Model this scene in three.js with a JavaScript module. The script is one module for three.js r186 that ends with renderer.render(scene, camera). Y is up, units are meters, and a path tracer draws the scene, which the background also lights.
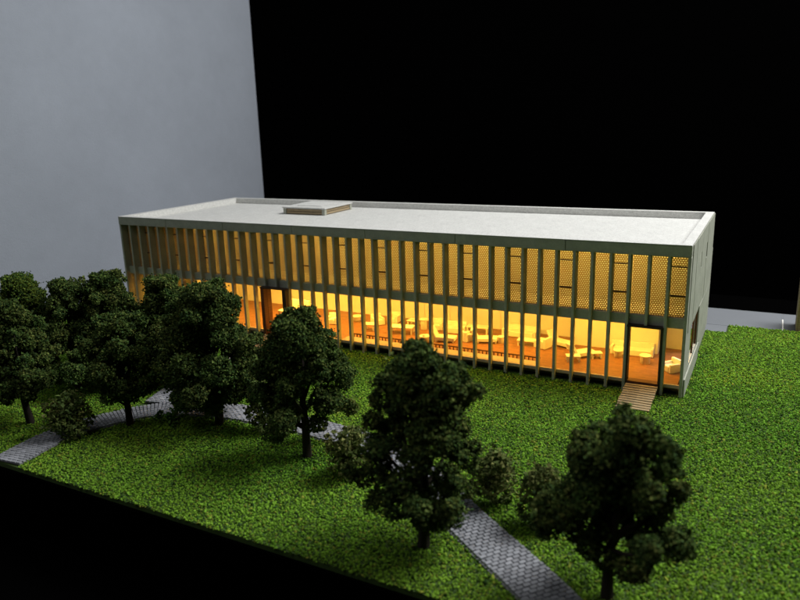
import * as THREE from 'three';
import { RoundedBoxGeometry } from 'three/addons/geometries/RoundedBoxGeometry.js';
import { mergeGeometries } from 'three/addons/utils/BufferGeometryUtils.js';
import { RectAreaLightUniformsLib } from 'three/addons/lights/RectAreaLightUniformsLib.js';

// ------------------------------------------------------------------ camera, light, exposure
const scene = new THREE.Scene();
scene.background = new THREE.Color(0x000000);
const camera = new THREE.PerspectiveCamera(46.28, 4 / 3, 0.02, 20);
camera.rotation.order = 'YXZ';
camera.position.set(0.0502, 0.2156, 0.5504);
camera.rotation.set(-0.24986, 0.4911, -0.03016);
camera.focus = 0.58;
camera.userData.fStop = 12;
scene.add(camera);

const renderer = new THREE.WebGLRenderer({ antialias: true });
renderer.toneMapping = THREE.LinearToneMapping;
renderer.toneMappingExposure = 1;
renderer.shadowMap.enabled = true;
RectAreaLightUniformsLib.init();

const GOLD = new THREE.Color().setRGB(1, 0.60, 0.10);
const AMBER = new THREE.Color().setRGB(1, 0.515, 0.055);
function areaLight(x, y, z, w, h, tx, ty, tz, color, intensity, name) {
  const l = new THREE.RectAreaLight(color, intensity, w, h);
  l.name = name; l.position.set(x, y, z); l.lookAt(tx, ty, tz); scene.add(l);
  return l;
}
// the cool overhead studio light stands above and a little behind the model
const KEY = { x: 0.50, y: 1.02, z: -0.42, w: 0.72, h: 0.72 };
areaLight(KEY.x, KEY.y - 0.004, KEY.z, KEY.w, KEY.h, KEY.x - 0.35, 0, KEY.z + 0.2, new THREE.Color().setRGB(1.0, 0.995, 0.97), 13.5, 'studio_softbox_glow');
// an added dim fill panel on the camera's side, brightens the facade front
const FILL = { x: -0.35, y: 1.55, z: 0.95, w: 1.0, h: 1.0 };
areaLight(FILL.x, FILL.y - 0.004, FILL.z, FILL.w, FILL.h, FILL.x, 0, FILL.z - 0.7, new THREE.Color().setRGB(1.0, 0.99, 0.95), 0.85, 'added_fill_light_glow');

// ------------------------------------------------------------------ helpers
function rng(seed) { let s = seed >>> 0; return () => { s = (s + 0x6d2b79f5) >>> 0; let t = Math.imul(s ^ (s >>> 15), 1 | s); t = (t + Math.imul(t ^ (t >>> 7), 61 | t)) ^ t; return ((t ^ (t >>> 14)) >>> 0) / 4294967296; }; }
const V = (x, y, z) => new THREE.Vector3(x, y, z);
const taken = new Map();
function numbered(n) { const k = taken.get(n) || 0; taken.set(n, k + 1); return k ? n + '_' + String(k).padStart(3, '0') : n; }
function shade(m) { m.castShadow = true; m.receiveShadow = true; return m; }
function mesh(name, geo, mat, parent) { const m = shade(new THREE.Mesh(geo, mat)); m.name = parent ? name : numbered(name); (parent || scene).add(m); return m; }
function tag(o, label, category, group, kind) { o.userData.label = label; if (category) o.userData.category = category; if (group) o.userData.group = group; if (kind) o.userData.kind = kind; return o; }
function thing(name, label, category, pos = [0, 0, 0], turn = 0, group) { const g = new THREE.Group(); g.name = numbered(name); g.position.set(...pos); g.rotation.y = turn; scene.add(g); if (['sofa', 'low_table', 'round_stool', 'chaise'].includes(name)) g.scale.setScalar(1.22); return tag(g, label, category, group); }
// uv in metres, projected along each face's own axis
function metricUV(g) {
  if (g.index) g = g.toNonIndexed();
  const p = g.attributes.position, n = g.attributes.normal, uv = new Float32Array(p.count * 2);
  for (let i = 0; i < p.count; i++) {
    const ax = Math.abs(n.getX(i)), ay = Math.abs(n.getY(i)), az = Math.abs(n.getZ(i));
    let u, v;
    if (ay >= ax && ay >= az) { u = p.getX(i); v = p.getZ(i); } else if (ax >= az) { u = p.getZ(i); v = p.getY(i); } else { u = p.getX(i); v = p.getY(i); }
    uv[2 * i] = u; uv[2 * i + 1] = v;
  }
  g.setAttribute('uv', new THREE.BufferAttribute(uv, 2));
  return g;
}
function box(x0, x1, y0, y1, z0, z1, r = 0) {
  const w = x1 - x0, h = y1 - y0, d = z1 - z0;
  const g = r ? new RoundedBoxGeometry(w, h, d, 1, r) : new THREE.BoxGeometry(w, h, d);
  g.translate((x0 + x1) / 2, (y0 + y1) / 2, (z0 + z1) / 2);
  return metricUV(g);
}
// tiling value noise
function noiseGrid(n, cells, seed) {
  const r = rng(seed), g = new Float32Array(cells * cells); for (let i = 0; i < g.length; i++) g[i] = r();
  const out = new Float32Array(n * n), s = (t) => t * t * (3 - 2 * t);
  for (let y = 0; y < n; y++) for (let x = 0; x < n; x++) {
    const fx = x / n * cells, fy = y / n * cells, ix = Math.floor(fx), iy = Math.floor(fy), tx = s(fx - ix), ty = s(fy - iy);
    const a = g[iy % cells * cells + ix % cells], b = g[iy % cells * cells + (ix + 1) % cells], c = g[(iy + 1) % cells * cells + ix % cells], d = g[(iy + 1) % cells * cells + (ix + 1) % cells];
    out[y * n + x] = (a * (1 - tx) + b * tx) * (1 - ty) + (c * (1 - tx) + d * tx) * ty;
  }
  return out;
}
function fbm(n, list, seed) { const o = new Float32Array(n * n); let tot = 0; list.forEach(([c, a], k) => { const g = noiseGrid(n, c, seed + k * 17); for (let i = 0; i < o.length; i++) o[i] += g[i] * a; tot += a; }); for (let i = 0; i < o.length; i++) o[i] /= tot; return o; }
function grey(n, f, size, srgb) {
  const d = new Uint8Array(n * n * 4);
  for (let i = 0; i < n * n; i++) { const c = f(i, i % n, Math.floor(i / n)); const a = Array.isArray(c) ? c : [c, c, c]; for (let k = 0; k < 3; k++) d[4 * i + k] = Math.max(0, Math.min(255, a[k] * 255)); d[4 * i + 3] = 255; }
  const t = new THREE.DataTexture(d, n, n); t.wrapS = t.wrapT = THREE.RepeatWrapping; t.magFilter = THREE.LinearFilter; t.minFilter = THREE.LinearMipmapLinearFilter; t.generateMipmaps = true;
  t.repeat.set(1 / size, 1 / size); if (srgb) t.colorSpace = THREE.SRGBColorSpace; t.needsUpdate = true; return t;
}
const N = 256;
const nzA = fbm(N, [[6, 1], [14, .7], [40, .6], [110, .6]], 3), nzB = fbm(N, [[24, .6], [64, 1], [128, 1]], 41), nzC = fbm(N, [[3, 1], [7, .8], [17, .5], [60, .25]], 77);
const lin = (r, g, b) => new THREE.Color().setRGB(r, g, b);
function mat(color, o = {}) { return new THREE.MeshStandardMaterial({ color, roughness: 0.85, ...o }); }
const tConc = grey(N, (i) => 0.90 + 0.20 * (nzA[i] - 0.5), 0.06, true), tConcB = grey(N, (i) => nzB[i], 0.03);
const tWall = grey(N, (i) => 0.93 + 0.10 * (nzC[i] - 0.5) + 0.03 * (nzB[i] - .5), 0.9, true), tWallB = grey(N, (i) => nzB[i], 0.05);
const tRoof = grey(N, (i) => 0.92 + 0.22 * (nzB[i] - 0.5) + 0.05 * (nzC[i] - 0.5), 0.05, true);
const tWood = grey(N, (i, x, y) => { const row = Math.floor(y / 16), k = nzC[(row * 37 % N) * N + (x * 2 + row * 91) % N], g = nzA[(y * 5 % N) * N + Math.floor(x / 4)]; const j = y % 16 === 0 ? 0.78 : 1; const v = (0.82 + 0.3 * (k - 0.5) + 0.25 * (g - 0.5)) * j; return [v, v * 0.97, v * 0.94]; }, 0.05, true);
const tGrain = grey(N, (i, x, y) => 0.82 + 0.5 * (nzA[(y * 3 % N) * N + Math.floor(x / 8)] - 0.5), 0.02, true);
const mConc = mat(lin(.52, .535, .45), { map: tConc, bumpMap: tConcB, bumpScale: 0.0002 });
const M = {
  fin: mConc, fascia: mConc, cap: mConc, side: mConc,
  pale: mat(lin(.62, .64, .62), { map: tConc }),
  roof: mat(lin(.84, .84, .81), { map: tRoof, bumpMap: tConcB, bumpScale: 0.0004 }),
  screen: mat(lin(.47, .27, .10), { roughness: 0.5, metalness: 0.35 }),
  seam: mat(lin(.09, .035, .02), { roughness: .6 }),
  white: mat(lin(.78, .77, .74), { bumpMap: tConcB, bumpScale: 0.0001 }),
  furn: mat(lin(.80, .79, .74), { roughness: .7 }),
  floor: mat(lin(.44, .20, .10), { map: tWood, roughness: .5 }),
  stone: mat(lin(.66, .55, .44), { map: tConc }),
  brown: mat(lin(.20, .055, .03), { map: tGrain, roughness: .6 }),
  dbrown: mat(lin(.045, .022, .016), { map: tGrain, roughness: .6 }),
  iron: mat(lin(.06, .06, .06), { roughness: .6 }),
  plank: mat(lin(.64, .50, .28), { map: tGrain, roughness: .75 }),
  tan: mat(lin(.55, .42, .25), { map: tGrain, roughness: .7 }),
  black: new THREE.MeshPhysicalMaterial({ color: lin(.0012, .0012, .0012), roughness: 1, specularIntensity: 0 }),
  wall: mat(lin(.47, .515, .60), { map: tWall, bumpMap: tWallB, bumpScale: 0.0004, roughness: .95 }),
  board: mat(lin(.21, .225, .25), { map: tWall, roughness: .8 }),
  led: new THREE.MeshStandardMaterial({ color: 0x111111, emissive: AMBER, emissiveIntensity: 1.2 }),
  glow: new THREE.MeshStandardMaterial({ color: 0x111111, emissive: lin(.93, .98, 1), emissiveIntensity: 1 }),
  dim: new THREE.MeshStandardMaterial({ color: 0x111111, emissive: lin(1, .99, .95), emissiveIntensity: 0.1 }),
  glass: new THREE.MeshPhysicalMaterial({ color: 0xffffff, transmission: 1, thickness: 0, roughness: 0.02, ior: 1.45 }),
  bark: mat(lin(.045, .032, .022), { map: tGrain, roughness: .95 }),
};

// pixel of the 800 x 600 photograph -> point at height y
camera.updateMatrixWorld();
function ground(u, v, y = 0) { const f = 702.08, d = V((u - 400) / f, -(v - 300) / f, -1).applyQuaternion(camera.quaternion), t = (y - camera.position.y) / d.y; return camera.position.clone().addScaledVector(d, t); }

// ------------------------------------------------------------------ setting
const struct = (name, geo, m, label, cat) => tag(mesh(name, geo, m), label, cat, null, 'structure');
struct('floor', box(-0.85, 1.6, -0.09, -0.05, -0.6, 1.6), M.black, 'black covered table under and in front of the model', 'floor');
struct('wall_left', box(-0.89, -0.85, -0.09, 1.8, -0.6, 1.4), M.wall, 'plain pale grey wall beside the model', 'wall');
struct('wall_back', box(-0.8499, 1.6, -0.0499, 0.85, -0.6, -0.57), M.black, 'black backdrop behind the model', 'backdrop');
const baseB = tag(mesh('display_plinth', box(-0.72, 0.34, -0.0499, -0.004, -0.30, 0.297), M.black), 'black edged base board carrying the lawn and building', 'base board');
const ground0 = struct('ground', box(-0.715, 0.335, -0.0039, -0.0008, -0.2, 0.295), mat(lin(.075, .14, .022), { map: tConc }), 'dark green ground sheet under the turf', 'ground');
mesh('ground_strip', box(0.021, 0.335, -0.0039, -0.0008, -0.2265, -0.2001), ground0.material, ground0);
{
  const pv = new THREE.Group(); pv.name = 'pavement'; scene.add(pv); tag(pv, 'pale grey board paving behind the lawn', 'pavement', null, 'structure');
  mesh('slab', box(-0.715, 0.0702, -0.0039, -0.0012, -0.2965, -0.2275), M.board, pv);
  mesh('slab', box(-0.715, 0.0205, -0.0038, -0.0013, -0.2272, -0.2005), M.board, pv);
  mesh('joint_strip', box(0.0704, 0.0718, -0.0039, -0.0006, -0.270, -0.2275), M.white, pv);
  mesh('slab', box(0.0703, 0.0719, -0.0039, -0.0012, -0.2965, -0.2702), M.board, pv);
  mesh('slab', box(0.072, 0.335, -0.0039, -0.0012, -0.2965, -0.2275), M.board, pv);
}

// ------------------------------------------------------------------ the building
const L = 0.6, BAYS = 42, P = L / BAYS, FT = 0.0024, FD = 0.009, H = 0.1205, FB = 0.1112, FY = 0.008, CY = 0.0545, UY = 0.0625, D = 0.198;
const bld = thing('model_building', 'long two storey model building with concrete fins, glowing amber inside', 'model building');
const xf = (i) => -i * P;
const skipLow = new Set([2, 27]);           // fins that stop above the doorways
{
  // fin profile: shallow beside the ground floor glazing, deeper beside the screens above
  const finGeo = (low) => {
    const e = 0.0003, top = FB - 0.0001, y1 = CY + 0.0012, pts = low ? [[0, 0], [0.0050, 0], [0.0050, y1], [FD, y1], [FD, top], [0, top]] : [[0, y1], [FD, y1], [FD, top], [0, top]];
    const s = new THREE.Shape(pts.map(([a, b]) => new THREE.Vector2(a + (a ? -e : e), b + (b === top ? -e : b === 0 || (!low && b === y1) ? e : 0))));
    const g = new THREE.ExtrudeGeometry(s, { depth: FT - 2 * e, bevelEnabled: true, bevelThickness: e, bevelSize: e, bevelSegments: 1 });
    g.translate(0, 0, -(FT - 2 * e) / 2); g.rotateY(Math.PI / 2); return metricUV(g);
  };
  const full = finGeo(true), top = finGeo(false), endFin = box(-FT / 2, FT / 2, 0, FB - 0.0001, -FD, 0, 0.0003);
  const r = rng(5);
  for (let i = 0; i <= BAYS; i++) { const m = mesh('fin', skipLow.has(i) ? top : i === 0 || i === BAYS ? endFin : full, M.fin, bld); m.position.set(xf(i) + (r() - .5) * 0.0003, 0, (r() - .5) * 0.0003); m.rotation.y = (r() - .5) * 0.02; }
  // fascia in butted lengths
  const cuts = [0, 6.5, 13.2, 19.5, 25.3, 31.4, 37, 42];
  for (let k = 0; k < cuts.length - 1; k++) mesh('fascia_panel', box(xf(cuts[k + 1]) + (k === cuts.length - 2 ? -FT / 2 : 0.00015), xf(cuts[k]) - (k ? 0.00015 : -FT / 2), FB, H - 0.0008, -FD, 0.0004 + (r() - .5) * 0.0003, 0.0003), M.fascia, bld);
  // parapet caps and their inner faces
  const c0 = 0.0062;
  mesh('parapet', box(-L - FT / 2, FT / 2, H - 0.0007, H, -c0, 0.0005, 0.0002), M.roof, bld);
  mesh('parapet', box(-L - FT / 2, FT / 2, 0.112, H, -D, -D + c0, 0.0003), M.roof, bld);
  mesh('parapet', box(-c0, FT / 2, H - 0.0007, H, -D + c0 + .0001, -c0 - .0001, 0.0002), M.roof, bld);
  mesh('parapet', box(-L - FT / 2, -L + c0, 0.112, H, -D + c0 + .0001, -c0 - .0001, 0.0003), M.roof, bld);
  mesh('parapet_lining', box(-L + c0, -c0, 0.112, H - 0.0008, -FD - .0021, -FD - .0001), M.roof, bld);
  mesh('roof', box(-L + c0 + .0001, -c0, 0.1115, 0.1138, -D + c0 + .0001, -FD - .0022), M.roof, bld);
  // spandrel between the storeys
  mesh('spandrel', box(-L, 0, CY, UY, -0.0125, -0.0045), M.fascia, bld);
  mesh('upper_floor', box(-L + .002, -.003, CY + 0.0005, UY - 0.0035, -0.15, -0.0126), M.white, bld);
  mesh('floor_slab', box(-L + .001, -.003, 0.0050, FY, -0.15, -0.0052), M.floor, bld);
  mesh('plinth', box(-L + .001, -.003, 0, 0.0049, -0.018, -0.013), M.fin, bld);
  mesh('sill', box(-L, -.0013, FY - 0.0022, FY + 0.0006, -0.0062, -0.0040, .0002), M.stone, bld);
}
// perforated metal screens: one staggered net of holes shared by every bay
function screenGeometry(w, h) {
  const pos = [], px = 0.00188, py = 0.00158, ba = 0.00031, q = (a, b, c, d) => { pos.push(...a, ...b, ...c, ...a, ...c, ...d); };
  const rows = Math.round(h / py), yy = h / rows;
  const X = (v) => Math.max(-w / 2, Math.min(w / 2, v));
  for (let r = 0; r < rows; r++) for (let c = -5; c < 6; c++) {
    const cx = (c + (r % 2 ? 0.5 : 0)) * px, y0 = r * yy, y1 = y0 + yy, ym = (y0 + y1) / 2;
    if (cx < -w / 2 - px / 2 || cx > w / 2 + px / 2) continue;
    const hx = px / 2 - ba, hy = yy / 2 - ba * 0.75;
    const O = [[cx - px / 2, y0], [cx, y0], [cx + px / 2, y0], [cx + px / 2, y1], [cx, y1], [cx - px / 2, y1]].map(([x, y]) => [X(x), y, 0]);
    const I = [[cx - hx, ym - hy * 0.35], [cx, ym - hy], [cx + hx, ym - hy * 0.35], [cx + hx, ym + hy * 0.35], [cx, ym + hy], [cx - hx, ym + hy * 0.35]].map(([x, y]) => [X(x), y, 0]);
    for (let k = 0; k < 6; k++) { const n = (k + 1) % 6; q(O[k], O[n], I[n], I[k]); const A = [...I[k]], B = [...I[n]]; A[2] = B[2] = -0.0004; q(I[k], I[n], B, A); }
  }
  const e = 0.0005;
  const g = new THREE.BufferGeometry(); g.setAttribute('position', new THREE.Float32BufferAttribute(pos, 3)); g.computeVertexNormals(); g.setAttribute('uv', new THREE.Float32BufferAttribute(new Float32Array(pos.length / 3 * 2), 2));
  return g;
}
{
  const w = P - FT - 0.0002, h = FB - UY, g = screenGeometry(w, h), bar = box(-w / 2, w / 2, -0.0005, 0.0005, -0.0006, 0.0006);
  const pane = new THREE.PlaneGeometry(P - FT - 0.0004, CY - FY - 0.0012);
  for (let b = 0; b < BAYS; b++) {
    const cx = -(b + .5) * P;
    const s = mesh('perforated_screen', g, M.screen, bld); s.position.set(cx, UY, -0.0086);
    if (b % 3 === 0) for (const y of [0.1022, 0.0795]) mesh('crossbar', bar, M.seam, s).position.set(0, y - UY, 0.0007);
    if (![1, 2, 26, 27].includes(b)) mesh('window_pane', pane, M.glass, bld).position.set(cx, (CY + FY) / 2 + .0003, -0.0058);
  }
  // upper storey: a pale gallery wall a short way behind the screens
  mesh('gallery_wall', box(-L + .004, -.003, UY, 0.1114, -0.046, -0.044), M.white, bld);
  mesh('gallery_floor', box(-L + .004, -.003, UY - 0.0034, UY - 0.0002, -0.0439, -0.0126), M.white, bld);
}
// outer walls
function slabWithHoles(w, h, holes, t) {
  const s = new THREE.Shape([new THREE.Vector2(0, 0), new THREE.Vector2(w, 0), new THREE.Vector2(w, h), new THREE.Vector2(0, h)]);
  for (const [a, b, c, d] of holes) s.holes.push(new THREE.Path([new THREE.Vector2(a, c), new THREE.Vector2(a, d), new THREE.Vector2(b, d), new THREE.Vector2(b, c)]));
  return new THREE.ExtrudeGeometry(s, { depth: t, bevelEnabled: false });
}
{
  // side wall faces +x; shape x = distance behind the facade
  const holes = [[0.037, 0.095, 0.0165, 0.050], [0.078, 0.083, 0.0885, 0.1015], [0.127, 0.132, 0.0885, 0.1015]].map(([a, b, c, d]) => [a - FD, b - FD, c, d]);
  const g = slabWithHoles(D - FD - .0002, H - 0.0008, holes, 0.003); g.rotateY(Math.PI / 2); const wall = mesh('side_wall', metricUV(g), M.side, bld); wall.position.set(FT / 2 - 0.003, 0, -FD - .0001);
  const frame = mesh('side_window', box(-0.0006, 0.0004, 0.0167, 0.0498, -0.0948, -0.0368), M.glass, bld);
  for (const z of [-0.0377, -0.0660, -0.0943]) mesh('mullion', box(-0.0010, 0.0011, 0.0166, 0.0499, z - .0005, z + .0005), M.dbrown, frame);
  for (const z of [-0.0805, -0.1295]) mesh('slit_window', box(0.0004, FT / 2 + .0004, 0.0886, 0.1014, z - 0.0024, z + 0.0024), M.iron, bld);
  mesh('side_plinth', box(FT / 2 + .0002, 0.0027, 0, 0.0150, -0.105, -0.0015, .0003), M.fin, bld);
  // faint board joints standing a hair proud
  const r = rng(9);
  for (const [z0, z1, y0, y1] of [[-.0365, -.0075, .051, .1195], [-.0770, -.037, .051, .1195], [-.1260, -.0840, .051, .1195], [-.158, -.1330, .051, .1195], [-.1975, -.1585, .051, .1195], [-.0839, -.0771, .051, .0883], [-.0839, -.0771, .1017, .1195], [-.1329, -.1261, .051, .0883], [-.1329, -.1261, .1017, .1195], [-.128, -.0965, .0155, .0505], [-.1625, -.1285, .0155, .0505], [-.1975, -.163, .0155, .0505]]) mesh('wall_panel', box(FT / 2 + .0001, FT / 2 + .0006 + r() * .0003, y0, y1, z0, z1, .0002), M.side, bld);
  mesh('side_wall', box(-L - FT / 2, -L + .002, 0, 0.1119, -D + .0001, -FD - .0001), M.side, bld);
  mesh('rear_wall', box(-L + .0021, -.0019, 0, 0.1119, -D, -D + 0.004), M.side, bld);
  mesh('rear_block', box(-0.42, 0.0005, -0.001, 0.081, -0.226, -D - .0005, .0006), M.fin, bld);
}
// interior walls of the ground floor
{
  mesh('interior_wall', box(-L + .0021, -0.1021, FY, CY + .0004, -0.1005, -0.0985), M.white, bld);
  mesh('interior_wall', box(-0.102, -.0280, FY, CY + .0004, -0.0795, -0.0775), M.white, bld);
  mesh('interior_wall', box(-0.0300, -.0280, FY, CY + .0004, -0.0984, -0.0796), M.white, bld);
  mesh('interior_wall', box(-0.0299, -.0019, FY, CY + .0004, -0.1005, -0.0985), M.white, bld);
  mesh('interior_wall', box(-0.102, -0.1, FY, CY + .0004, -0.0984, -0.0796), M.white, bld);
  mesh('partition', box(-0.5235, -0.5215, FY, CY + .0004, -0.0984, -0.03), M.white, bld);
  for (const x of [-0.17, -0.19, -0.275, -0.335, -0.245]) mesh('door_leaf', box(x - .0075, x + .0075, FY, 0.043, -0.0984, -0.0977), M.white, bld);
  mesh('floor_border', box(-0.313, -0.117, FY, FY + 0.0006, -0.0175, -0.0064), M.stone, bld);
  const rail = mesh('low_rail', box(-0.313, -0.117, FY + 0.0028, FY + 0.0038, -0.0196, -0.0184), M.brown, bld);
  const post = box(-.0004, .0004, 0, 0.0028, -.0004, .0004);
  for (let x = -0.311; x < -0.117; x += 0.0036) mesh('rail_post', post, M.brown, rail).position.set(x, FY, -0.0188);
}
// doorways
function doorway(i, depth, m1, m2, proj) {
  const x0 = xf(i + 1) + FT / 2 + .0001, x1 = xf(i - 1) - FT / 2 - .0001;
  const f = new THREE.Group(); f.name = 'door_frame'; bld.add(f);
  mesh('jamb', box(x0, x0 + 0.0014, 0.0004, CY - .0006, -depth, proj), m1, f);
  mesh('jamb', box(x1 - 0.0014, x1, 0.0004, CY - .0006, -depth, proj), m2, f);
  mesh('lintel', box(x0 - .0006, x1 + .0006, CY - .0005, CY + .0009, -depth, proj + .0004), m2, f);
  mesh('threshold', box(x0 + .0015, x1 - .0015, 0.001, FY + .0012, -depth, proj - .0005), m1 === M.brown ? M.plank : M.brown, f);
  mesh('door_glass', new THREE.PlaneGeometry(x1 - x0 - .003, CY - FY - .003), M.glass, f).position.set((x0 + x1) / 2, (CY + FY) / 2 + .0006, -0.0052);
  return f;
}
doorway(2, 0.0062, M.dbrown, M.dbrown, 0.0012);
const portal = doorway(27, 0.0062, M.brown, M.dbrown, 0.0004);
{
  const x0 = xf(28) - FT / 2, x1 = xf(26) + FT / 2, z0 = 0.0007, z1 = 0.0062;
  mesh('surround', box(x0, x0 + 0.0039, 0.0004, CY + .0010, z0, z1, .0002), M.brown, portal);
  mesh('surround', box(x1 - 0.0039, x1, 0.0004, CY + .0010, z0, z1, .0002), M.dbrown, portal);
  mesh('canopy', box(x0 - .0004, x1 + .0004, CY + .0011, CY + .0024, z0, z1 + .0004, .0002), M.dbrown, portal);
}
mesh('door_box', box(xf(27) - 0.0068, xf(27) - 0.0005, FY + .0013, FY + .0085, 0.0005, 0.0038, .0004), M.iron, portal);
// roof light box
{
  const g = new THREE.Group(); g.name = 'roof_light'; bld.add(g);
  const x0 = -0.456, x1 = -0.398, z0 = -0.172, z1 = -0.113, y = 0.1138;
  for (const [a, b] of [[x0, x0 + .004], [x1 - .004, x1]]) for (const [c, d] of [[z0, z0 + .004], [z1 - .004, z1]]) mesh('corner_post', box(a, b, y, y + 0.0068, c, d, .0003), M.cap, g);
  for (let k = 0; k < 2; k++) { const yy = y + 0.0008 + k * 0.0030; mesh('louvre', box(x0 + .0041, x1 - .0041, yy, yy + 0.0024, z1 - .0022, z1 - .0008, .0003), M.tan, g); mesh('louvre', box(x1 - .0022, x1 - .0008, yy, yy + 0.0024, z0 + .0041, z1 - .0041, .0003), M.tan, g); }
  mesh('curb', box(x0 + .003, x1 - .003, y, y + .0067, z0 + .003, z1 - .003), M.tan, g);
  mesh('lid', box(x0 - .0008, x1 + .0008, y + .0069, y + .0086, z0 - .0008, z1 + .0008, .0004), M.roof, g);
  mesh('lid_panel', box(x0 + .012, x1 - .012, y + .0086, y + .0092, z0 + .012, z1 - .012, .0002), M.roof, g);
}
// warm strips of light under both ceilings
for (const [x, w, k] of [[-0.055, 0.09, 0.85], [-0.165, 0.10, 1.05], [-0.28, 0.10, 1.1], [-0.39, 0.10, 1.6], [-0.475, 0.06, 0.8], [-0.556, 0.04, 0.6]]) {
  mesh('led_light_strip', box(x - w / 2, x + w / 2, CY - 0.0009, CY + .0003, -0.0465, -0.0335), M.led, bld);
  areaLight(x, CY - 0.0012, -0.04, w, 0.013, x, 0, -0.05, AMBER, 35 * k, 'led_strip_glow');
}
for (const [x, w] of [[-0.07, 0.125], [-0.205, 0.125], [-0.34, 0.125], [-0.475, 0.125]]) {
  mesh('led_light_strip', box(x - w / 2, x + w / 2, 0.1104, 0.1113, -0.024, -0.016), M.led, bld);
  areaLight(x, 0.1100, -0.020, w, 0.008, x, 0.082, -0.040, GOLD, x < -0.4 ? 16 : 27, 'led_strip_glow');
}
// boarded ramps
function ramp(name, label, xc0, xc1, z0, z1, yTop, n, w) {
  const t = thing(name, label, 'ramp', [0, 0, 0]);
  const len = z1 - z0, r = rng(31 + n), ang = Math.atan2(yTop - 0.0012, len);
  for (const s of [-1, 1]) { const g = box(-0.0008, 0.0008, -0.0012, 0.0, 0, Math.hypot(len, yTop)); const m = mesh('bearer', g, M.dbrown, t); m.position.set((xc0 + xc1) / 2 + s * w * 0.36, yTop - .0016, z0); m.rotation.x = ang; }
  for (let k = 0; k < n; k++) { const f = (k + .5) / n; const g = box(-w / 2, w / 2, -0.0006, 0.0006, -len / n * 0.36, len / n * 0.36, .0002); const m = mesh('plank', g, M.plank, t); m.position.set(xc0 + (xc1 - xc0) * f + (r() - .5) * .0006, yTop - .0008 + (0.0014 - yTop) * f, z0 + len * f); m.rotation.set(ang, (r() - .5) * .03, (r() - .5) * .02); }
  return t;
}
ramp('plank_ramp', 'slatted timber ramp leading up to the doorway near the building corner', xf(2), xf(2) - 0.0005, 0.0015, 0.0385, FY, 11, 0.0245);
ramp('plank_ramp', 'slatted timber ramp at the red brown framed doorway among the trees', xf(27), xf(27), 0.0070, 0.0400, FY, 9, 0.0245);

// ------------------------------------------------------------------ furniture (white blocks on the ground floor)
const fl = FY + 0.0002;
function at(u, v) { const p = ground(u, v, fl); return [p.x, fl, p.z]; }
function sofa(label, p, turn, w = 0.022, group) { const t = thing('sofa', label, 'sofa', p, turn, group); mesh('seat', box(-w / 2 + .002, w / 2 - .002, 0, .0044, -.0035, .0045, .0005), M.furn, t); mesh('backrest', box(-w / 2, w / 2, 0, .0082, -.0058, -.0036, .0005), M.furn, t); for (const s of [-1, 1]) mesh('arm', box(s > 0 ? w / 2 - .0019 : -w / 2, s > 0 ? w / 2 : -w / 2 + .0019, 0, .006, -.0035, .0045, .0004), M.furn, t); return t; }
function armchair(label, p, turn, group) { return Object.assign(sofa(label, p, turn, 0.0095, group), {}); }
function table(label, p, turn, w = .012, d = .007, h = .0046, group) { const t = thing('low_table', label, 'table', p, turn, group); mesh('table_top', box(-w / 2, w / 2, h - .001, h, -d / 2, d / 2, .0003), M.furn, t); for (const a of [-1, 1]) for (const b of [-1, 1]) mesh('leg', box(a * (w / 2 - .001) - .0005, a * (w / 2 - .001) + .0005, 0, h - .001, b * (d / 2 - .001) - .0005, b * (d / 2 - .001) + .0005), M.furn, t); return t; }
function stool(label, p, r = .0042, h = .006) { const t = thing('round_stool', label, 'stool', p); const g = new THREE.LatheGeometry([[0, 0], [r * .8, 0], [r * .8, h - .0012], [r, h - .001], [r, h - .0003], [r * .95, h], [0, h]].map(([a, b]) => new THREE.Vector2(a, b)), 8); mesh('drum', g, M.furn, t); return t; }
function chaise(label, p, turn) { const t = thing('chaise', label, 'chaise', p, turn); mesh('base', box(-.0045, .0045, .0012, .0042, -.008, .008, .0005), M.furn, t); const b = mesh('backrest', box(-.0045, .0045, 0, .009, -.0011, .0011, .0005), M.furn, t); b.position.set(0, .003, -.0075); b.rotation.x = -0.5; for (const a of [-1, 1]) for (const c of [-1, 1]) mesh('leg', box(a * .0036 - .0005, a * .0036 + .0005, 0, .0013, c * .0068 - .0005, c * .0068 + .0005), M.furn, t); return t; }
sofa('white sofa facing the doorway with the timber ramp', at(632, 354), 0.05, 0.030);
stool('faceted white stool before the sofa inside the ramp doorway', at(645, 363));
stool('small white stool at the end of the doorway sofa', at(618, 357), .0036, .0056);
armchair('white armchair behind the last glass bay at the building corner', at(671, 371), -0.75);
chaise('white chaise lounge with raised back beside the doorway sofa', at(583, 356), 2.4);
table('low white table beside the chaise lounge', at(596, 358), 0.5, .008, .006);
armchair('white armchair at the end of the long sofa group', at(542, 347), -1.9);
sofa('long white sofa against the back wall by the door leaves', at(520, 336), 0.0, 0.028);
table('low white table in front of the long sofa', at(528, 345), 0.1, .016, .008);
stool('white stool beside the long sofa by the door leaves', at(501, 343), .003, .0056);
chaise('white chaise lounge beside the stool of the long sofa', at(487, 342), 1.9);
sofa('white sofa in the middle of the glazed hall', at(455, 332), 0.2, 0.018);
armchair('white armchair with its back to the hall wall', at(437, 329), 0.4);
stool('tall white stool between armchair and broad table', at(424, 329), .0034, .009);
table('broad white table in the middle of the hall', at(402, 333), 0.2, .020, .010, .0062);
armchair('white armchair turned towards the broad table', at(378, 324), 0.9);
table('small white table near the turned armchair', at(370, 330), 0.3, .009, .008, .006);
stool('white stool by the hall wall past the turned armchair', at(357, 321), .0045, .005);
armchair('white armchair partly hidden by a tree top', at(333, 323), 0.2);
table('long white table between the chaise lounge and the wall', at(478, 333), 0.1, .018, .008, .006);
armchair('white armchair facing the long white table', at(468, 340), 2.6);
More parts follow.
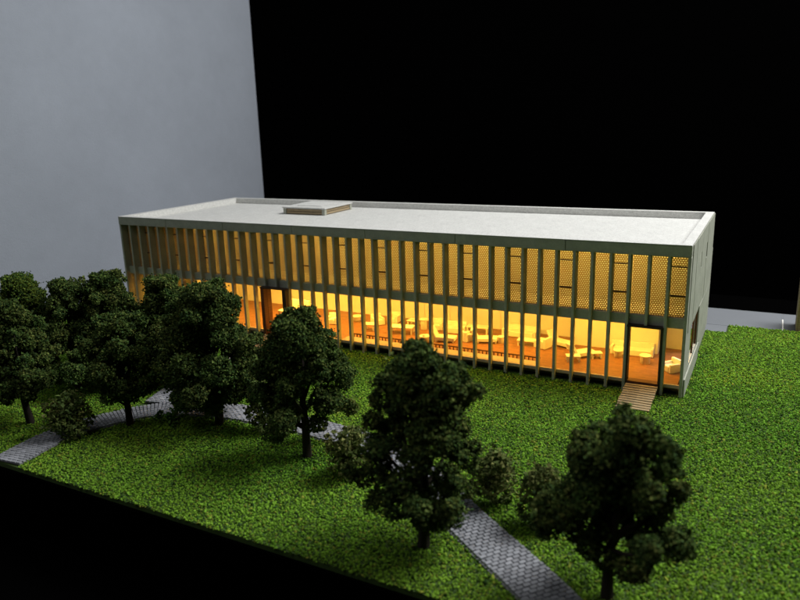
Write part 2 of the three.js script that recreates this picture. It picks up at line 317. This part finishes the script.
chaise('white chaise lounge by the low rail in the hall', at(446, 341), 1.7);
table('square white table between two armchairs of the hall', at(414, 325), 0.0, .010, .009, .005);
armchair('white armchair by the wall beside the square table', at(394, 322), 0.1);
stool('squat white drum stool standing by the low rail', at(425, 341), .0048, .0046);
chaise('white chaise lounge in the empty stretch before the wall step', at(563, 346), 1.2);
table('white side table before the chaise near the wall step', at(573, 361), 0.4, .010, .007);
{
  const p = [-0.4, fl, -0.042], t = thing('reception_desk', 'tall white reception desk behind the red brown doorway', 'desk', p);
  mesh('desk_body', box(-.014, .014, 0, .0105, -.004, .004, .0005), M.furn, t); mesh('counter_top', box(-.0152, .0152, .0106, .0118, -.005, .005, .0004), M.furn, t); mesh('back_panel', box(-.012, .012, 0, .020, -.018, -.0155, .0005), M.furn, t);
  for (const x of [-.009, 0, .009]) mesh('shelf_divider', box(x - .0006, x + .0006, 0.0119, 0.0175, -.0042, -.001), M.furn, t);
}
// wooden block at the edge of the paving
{
  const t = thing('wooden_block', 'tan timber block standing on the pale paving behind the lawn', 'block', [0.083, -0.0011, -0.2285]);
  mesh('block_body', box(0.0006, 0.042, 0, 0.051, -0.0290, -0.0006, .0005), M.tan, t);
  mesh('edge_strip', box(-0.0006, 0.0005, 0, 0.053, -0.03, 0.0, .0003), M.plank, t); mesh('edge_strip', box(0.0421, 0.0432, 0, 0.053, -0.03, 0.0, .0003), M.plank, t);
}

// ------------------------------------------------------------------ paved path
const HW = 0.0136;
const mainCurve = new THREE.CatmullRomCurve3([[-.392, .2945], [-.396, .252], [-.384, .214], [-.358, .182], [-.318, .167], [-.268, .163], [-.217, .165], [-.170, .173], [-.125, .198], [-.084, .230], [-.027, .272], [-.001, .2945]].map(([x, z]) => V(x, 0, z)));
const branchCurve = new THREE.CatmullRomCurve3([[-.3857, .0405], [-.386, .08], [-.388, .12], [-.374, .177]].map(([x, z]) => V(x, 0, z)));
const curvePts = [...mainCurve.getSpacedPoints(220), ...branchCurve.getSpacedPoints(70)];
function onPath(x, z, m) { for (const p of curvePts) if ((p.x - x) ** 2 + (p.z - z) ** 2 < m * m) return true; return false; }
function ribbon(curve, hw, n, y) {
  const pos = [], idx = [], uv = [];
  for (let i = 0; i <= n; i++) { const p = curve.getPointAt(i / n), t = curve.getTangentAt(i / n), nx = -t.z, nz = t.x; for (const s of [-1, 1]) { pos.push(p.x + nx * s * hw, y, p.z + nz * s * hw); uv.push(p.x + nx * s * hw, p.z + nz * s * hw); } if (i) { const a = 2 * i - 2; idx.push(a, a + 1, a + 2, a + 1, a + 3, a + 2); } }
  const g = new THREE.BufferGeometry(); g.setAttribute('position', new THREE.Float32BufferAttribute(pos, 3)); g.setAttribute('uv', new THREE.Float32BufferAttribute(uv, 2)); g.setIndex(idx); g.computeVertexNormals(); return g;
}
const mJoint = mat(lin(.29, .29, .31), { map: tConc });
const mPaver = mat(0xffffff, { vertexColors: true, map: tConc, roughness: .8 });
const path = struct('path', ribbon(mainCurve, HW, 200, 0.0002), mJoint, 'curving path of small grey pavers between the trees', 'path');
mesh('path_branch', ribbon(branchCurve, 0.0120, 60, 0.0006), mJoint, path);
function pavers(curve, hw, y, seed) {
  const r = rng(seed), gs = [], len = curve.getLength(), ROW = 0.0026, lanes = Math.round(hw * 2 / 0.0046), lw = hw * 2 / lanes;
  const rows = Math.floor(len / ROW);
  for (let i = 0; i < rows; i++) for (let k = -1; k <= lanes; k++) {
    const off = (i % 2) * 0.5, a = Math.max(-hw, -hw + (k + off) * lw + .00026), b = Math.min(hw, -hw + (k + 1 + off) * lw - .00026);
    if (b - a < 0.001) continue;
    const s = (i + .5) / rows, p = curve.getPointAt(s), t = curve.getTangentAt(s), ang = Math.atan2(t.x, t.z);
    const g = box(a, b, 0, 0.0011 + r() * .0003, -ROW * .42, ROW * .42, 0.0003);
    g.rotateZ((r() - .5) * .03); g.rotateY(ang); g.translate(p.x, y, p.z);
    const v = 0.42 + 0.16 * (r() - .5), c = new Float32Array(g.attributes.position.count * 3); for (let q = 0; q < c.length; q += 3) { c[q] = v * .95; c[q + 1] = v * .98; c[q + 2] = v * 1.08; }
    g.setAttribute('color', new THREE.BufferAttribute(c, 3)); gs.push(g);
  }
  return mergeGeometries(gs);
}
const pv1 = mesh('pavers', pavers(mainCurve, HW - .0008, 0.0003, 11), mPaver, path); pv1.userData.kind = 'stuff';
const pv2 = mesh('pavers', pavers(branchCurve, 0.0115, 0.0008, 12), mPaver, path); pv2.userData.kind = 'stuff';

// ------------------------------------------------------------------ turf: loose coloured crumbs
function crumb(seed, flat) {
  const g = new THREE.IcosahedronGeometry(1, 0), r = rng(seed), p = g.attributes.position, seen = new Map();
  for (let i = 0; i < p.count; i++) { const k = [p.getX(i), p.getY(i), p.getZ(i)].map((v) => v.toFixed(2)).join(); if (!seen.has(k)) seen.set(k, 0.62 + r() * 0.75); const f = seen.get(k); p.setXYZ(i, p.getX(i) * f, p.getY(i) * f * flat, p.getZ(i) * f); }
  g.computeVertexNormals(); return g;
}
{
  const r = rng(2024), items = [];
  const x0 = -0.705, x1 = 0.30, step = 0.00112;
  const patch = (x, z) => nzC[(Math.floor((z + 5) * 520) % N) * N + Math.floor((x + 5) * 520) % N];
  for (let x = x0; x < x1; x += step) for (let z = -0.2255; z < 0.2955; z += step) {
    const px = x + (r() - .5) * step * 1.5, pz = z + (r() - .5) * step * 1.5;
    if (pz < -0.198 && px < 0.022) continue;
    if (px > -0.602 && px < 0.0022 && pz < -0.0035) continue;
    if (px < -0.56 && pz > -0.05 && pz < .1 && r() < .3) continue;
    items.push([px, pz]);
  }
  const keep = items.filter(([x, z]) => !onPath(x, z, HW - 0.0012 + (r() * .002)));
  const mT = new THREE.MeshPhysicalMaterial({ color: 0xffffff, roughness: 1, specularIntensity: 0.3 });
  const inst = new THREE.InstancedMesh(crumb(3, 0.75), mT, keep.length); inst.name = 'turf'; shade(inst);
  const d = new THREE.Object3D(), c = new THREE.Color();
  keep.forEach(([x, z], i) => {
    const s = 0.00050 + r() * r() * 0.00075; d.position.set(x, -0.0006 + r() * 0.0012, z); d.rotation.set(r() * 6.3, r() * 6.3, r() * 6.3); d.scale.set(s * (0.7 + r() * .7), s * (0.7 + r() * .7), s * (0.7 + r() * .7)); d.updateMatrix(); inst.setMatrixAt(i, d.matrix);
    const t = r(), q = patch(x, z) - 0.5, k = 0.55 + 0.9 * r() + q * .5;
    if (t < 0.07) c.setRGB(.25 * k, .29 * k, .04 * k); else if (t < 0.20) c.setRGB(.045 * k, .10 * k, .022 * k); else c.setRGB((.172 + q * .09) * k, .335 * k, .030 * k);
    inst.setColorAt(i, c);
  });
  tag(inst, 'mottled green model turf of loose crumbs covering the base', 'grass', null, 'stuff'); scene.add(inst);
  console.log('turf', keep.length);
}

// ------------------------------------------------------------------ trees and shrubs
function limbGeometry(pts, r0, r1, sides = 6) {
  const c = new THREE.CatmullRomCurve3(pts), n = 8, g = new THREE.TubeGeometry(c, n, 1, sides, false), p = g.attributes.position;
  for (let i = 0; i <= n; i++) { const q = c.getPointAt(i / n), rr = r0 + (r1 - r0) * Math.pow(i / n, .8); for (let k = 0; k <= sides; k++) { const j = i * (sides + 1) + k; p.setXYZ(j, q.x + (p.getX(j) - q.x) * rr, q.y + (p.getY(j) - q.y) * rr, q.z + (p.getZ(j) - q.z) * rr); } }
  g.computeVertexNormals(); return g;
}
function leafMass(lobes, perArea, size, pal, r) {
  const pos = [], col = [], a = V(0, 0, 0), e = new THREE.Euler(), m = new THREE.Matrix4();
  for (const [cx, cy, cz, R] of lobes) {
    const n = Math.round(perArea * R * R), tint = 0.75 + r() * .5, olive = r();
    const bumps = Array.from({ length: 9 }, () => [a.set(r() - .5, r() - .5, r() - .5).normalize().clone(), .6 + r() * .55]);
    for (let i = 0; i < n; i++) {
      a.set(r() * 2 - 1, r() * 2 - 1, r() * 2 - 1); if (a.lengthSq() > 1 || a.lengthSq() < .01) { i--; continue; } a.normalize();
      let f = 0.62; for (const [b, h] of bumps) { const d = a.dot(b); if (d > .55) f = Math.max(f, 0.62 + (d - .55) * h * 1.3); }
      const rr = R * f * (0.62 + 0.5 * Math.sqrt(r())) * (r() < .06 ? 1.35 : 1);
      const x = cx + a.x * rr, y = cy + a.y * rr * .88, z = cz + a.z * rr, s = size * (0.55 + r() * .9);
      e.set(r() * 6.3, r() * 6.3, r() * 6.3); m.makeRotationFromEuler(e);
      const T = [[0, 0, 1], [.95, 0, -.3], [-.55, .75, -.35], [-.4, -.8, -.2]].map((v) => V(v[0] * (0.6 + r() * .7), v[1] * (0.6 + r() * .7), v[2] * (0.7 + r() * .9)).multiplyScalar(s).applyMatrix4(m));
      const c = pal[Math.floor(r() * pal.length)], k = tint * (0.6 + r() * .8);
      for (const [p, q, w] of [[0, 1, 2], [0, 2, 3], [0, 3, 1], [1, 3, 2]]) for (const v of [p, q, w]) { pos.push(x + T[v].x, y + T[v].y, z + T[v].z); col.push(c[0] * k * (0.9 + .25 * olive), c[1] * k, c[2] * k); }
    }
  }
  const g = new THREE.BufferGeometry(); g.setAttribute('position', new THREE.Float32BufferAttribute(pos, 3)); g.setAttribute('color', new THREE.Float32BufferAttribute(col, 3)); g.setAttribute('uv', new THREE.Float32BufferAttribute(new Float32Array(pos.length / 3 * 2), 2)); g.computeVertexNormals(); return g;
}
const mLeaf = new THREE.MeshPhysicalMaterial({ color: 0xffffff, vertexColors: true, roughness: 1, specularIntensity: 0.25 });
const PAL = {
  dark: [[.044, .082, .020], [.062, .106, .024], [.082, .125, .028], [.034, .062, .020], [.110, .142, .036]],
  fresh: [[.10, .15, .022], [.06, .11, .022], [.13, .18, .028], [.04, .075, .022]],
  olive: [[.13, .17, .045], [.10, .14, .04], [.18, .20, .065], [.07, .10, .03]],
  lime: [[.09, .19, .03], [.07, .15, .03], [.12, .22, .04]],
};
function modelTree(label, x, z, h, w, bottom, seed, pal = 'dark', gap = 0, lean = 0, n = 62) {
  const r = rng(seed), t = thing('model_tree', label, 'tree', [x, 0, z], 0, 'model trees along the path');
  const tr = h * 0.026 + .0007;
  mesh('trunk', limbGeometry([V(0, -0.001, 0), V(lean * .3 + (r() - .5) * .003, h * .25, (r() - .5) * .003), V(lean * .7, h * .5, (r() - .5) * .005), V(lean, h * .86, 0)], tr, tr * .25, 8), M.bark, t);
  const lobes = [], ry = (h - bottom) / 2, cy = (h + bottom) / 2, rx = w / 2;
  const K = n;
  for (let i = 0; i < K; i++) {
    const fy = 1 - 2 * (i + .5) / K, ph = i * 2.39996 + r() * .9, rim = Math.sqrt(Math.max(0, 1 - fy * fy)), tt = (fy + 1) / 2, prof = Math.pow(Math.min(1, (tt + .03) / .22), .6) * (1 - .68 * Math.pow(tt, 1.8));
    const R = w * (0.075 + r() * r() * .085), rad = Math.max(0, rx * prof * (0.5 + r() * .68) - R * .55);
    if (gap && r() < gap) continue;
    lobes.push([lean * .8 + Math.cos(ph) * rad, Math.max(bottom * .8 + R * .5, Math.min(h - R * .82, cy + fy * ry * .95)), Math.sin(ph) * rad, R]);
  }
  for (let i = 0; i < 8; i++) lobes.push([lean * .6 + (r() - .5) * rx * .8, cy + (r() - .5) * ry * 1.2, (r() - .5) * rx * .8, w * .13]);
  for (let i = 0; i < 44; i++) { const b = lobes[Math.floor(r() * lobes.length * .7)], ph = r() * 6.3, q = b[3] * (0.9 + r() * .6); lobes.push([b[0] + Math.cos(ph) * q * .8, Math.min(h, b[1] + r() * q), b[2] + Math.sin(ph) * q * .8, w * (.03 + r() * .03)]); }
  for (let i = 0; i < lobes.length; i += 5) {
    const [lx, ly, lz] = lobes[i], y0 = Math.max(h * .16, ly * .55), bx = lean * y0 / h;
    mesh('limb', limbGeometry([V(bx, y0, 0), V(bx + (lx - bx) * .45, y0 + (ly - y0) * .35, lz * .45), V(lx * .96, ly, lz * .96)], tr * .45, tr * .12, 5), M.bark, t);
  }
  mesh('crown', leafMass(lobes, 11.5e6, 0.00094, PAL[pal], r), mLeaf, t);
  return t;
}
function shrub(label, x, z, h, w, seed, pal = 'olive') {
  const r = rng(seed), t = thing('model_shrub', label, 'shrub', [x, 0, z], 0, 'low shrubs by the path');
  const lobes = [];
  for (let i = 0; i < 9; i++) { const R = Math.min(w, h) * (0.2 + r() * .1), ph = i * 2.4 + r(), rad = Math.max(0, w / 2 - R) * Math.sqrt(r()); lobes.push([Math.cos(ph) * rad, Math.max(R * .6, Math.min(h - R * .85, R + (h - 2 * R) * (i / 8))), Math.sin(ph) * rad, R]); }
  for (let i = 0; i < 4; i++) mesh('stem', limbGeometry([V(0, -.0008, 0), V(lobes[i * 2][0] * .4, lobes[i * 2][1] * .5, lobes[i * 2][2] * .4), V(...lobes[i * 2].slice(0, 3))], .0008, .0003, 5), M.bark, t);
  mesh('foliage', leafMass(lobes, 2.6e6, 0.0013, PAL[pal], r), mLeaf, t);
  return t;
}
modelTree('dark leaning model tree where the path meets the base edge', -.436, .245, .096, .063, .022, 101, 'dark', .05, -.006);
modelTree('yellow green topped model tree behind the leaning tree', -.512, .186, .098, .068, .008, 102, 'fresh', .05);
modelTree('narrow dark model tree behind the pale leaved shrub', -.466, .178, .097, .062, .006, 103, 'dark', .12);
modelTree('dark model tree covering the building end wall corner', -.437, .158, .100, .064, .008, 104, 'dark', .08);
modelTree('added dark model tree hidden deep in the cluster beside the branch path', -.440, .092, .084, .052, .006, 111, 'dark', .05);  // unseen tree added behind the others to shade the lawn at the left
modelTree('added dark low model tree hidden at the rear of the tree cluster', -.505, .115, .080, .056, .006, 112, 'dark', .05);  // second hidden tree, added to darken the left lawn with its shadow
modelTree('dark spreading model tree at the inner bend of the path', -.362, .2155, .085, .062, .024, 105, 'dark', .12);
modelTree('dark model tree against the first lit bays of the facade', -.392, .140, .097, .064, .008, 106, 'dark', .05);
modelTree('broad dark model tree before the red brown framed doorway', -.301, .186, .108, .080, .016, 107, 'dark', .12, 0, 80);
modelTree('dark pyramid shaped model tree beside the hall windows', -.210, .202, .101, .072, .015, 108, 'dark', .16, 0, 66);
modelTree('tall dark model tree with a gap in its crown beside the path', -.095, .261, .113, .070, .020, 109, 'dark', .34, 0.002);
modelTree('dark open crowned model tree in front of the ramp', -.001, .261, .092, .064, .020, 110, 'dark', .38, 0.004);
shrub('pale leaved shrub at the path edge under the leaning tree', -.384, .2475, .036, .034, 201);
shrub('olive shrub beside the pyramid shaped tree', -.171, .213, .036, .031, 202);
shrub('dark olive shrub next to the gap crowned tree', -.077, .206, .036, .026, 203);
shrub('olive shrub standing alone between path and ramp tree', -.046, .217, .038, .028, 204);
shrub('tall olive shrub against the broad tree crown', -.262, .182, .044, .028, 205);
shrub('low bright green shrub beside the path bend', -.337, .196, .012, .030, 206, 'lime');

// ------------------------------------------------------------------ the studio softbox and the added fill panel, out of frame
{
  const t = thing('added_fill_light', 'large dim fill light panel added out of view on the camera side', 'added fill light', [FILL.x, FILL.y, FILL.z]);
  t.lookAt(FILL.x, 0, FILL.z - 0.7);
  mesh('light_diffuser', box(-.5, .5, -.5, .5, -0.006, -0.002), M.dim, t);
  mesh('lamp_housing', box(-.52, .52, -.52, .52, -0.06, -0.0065, .004), M.black, t);
}
{
  const t = thing('studio_softbox', 'square white studio light panel hanging above the model', 'studio light', [KEY.x, KEY.y, KEY.z]);
  t.lookAt(KEY.x - 0.35, 0, KEY.z + 0.2);
  const w = KEY.w / 2;
  mesh('light_diffuser', box(-w, w, -w, w, -0.006, -0.002), M.glow, t);
  mesh('lamp_housing', box(-w - .02, w + .02, -w - .02, w + .02, -0.06, -0.0065, .004), M.black, t);
  mesh('lamp_cable', box(-.004, .004, -.004, .004, -0.6, -0.0605), M.black, t);
}
renderer.render(scene, camera);
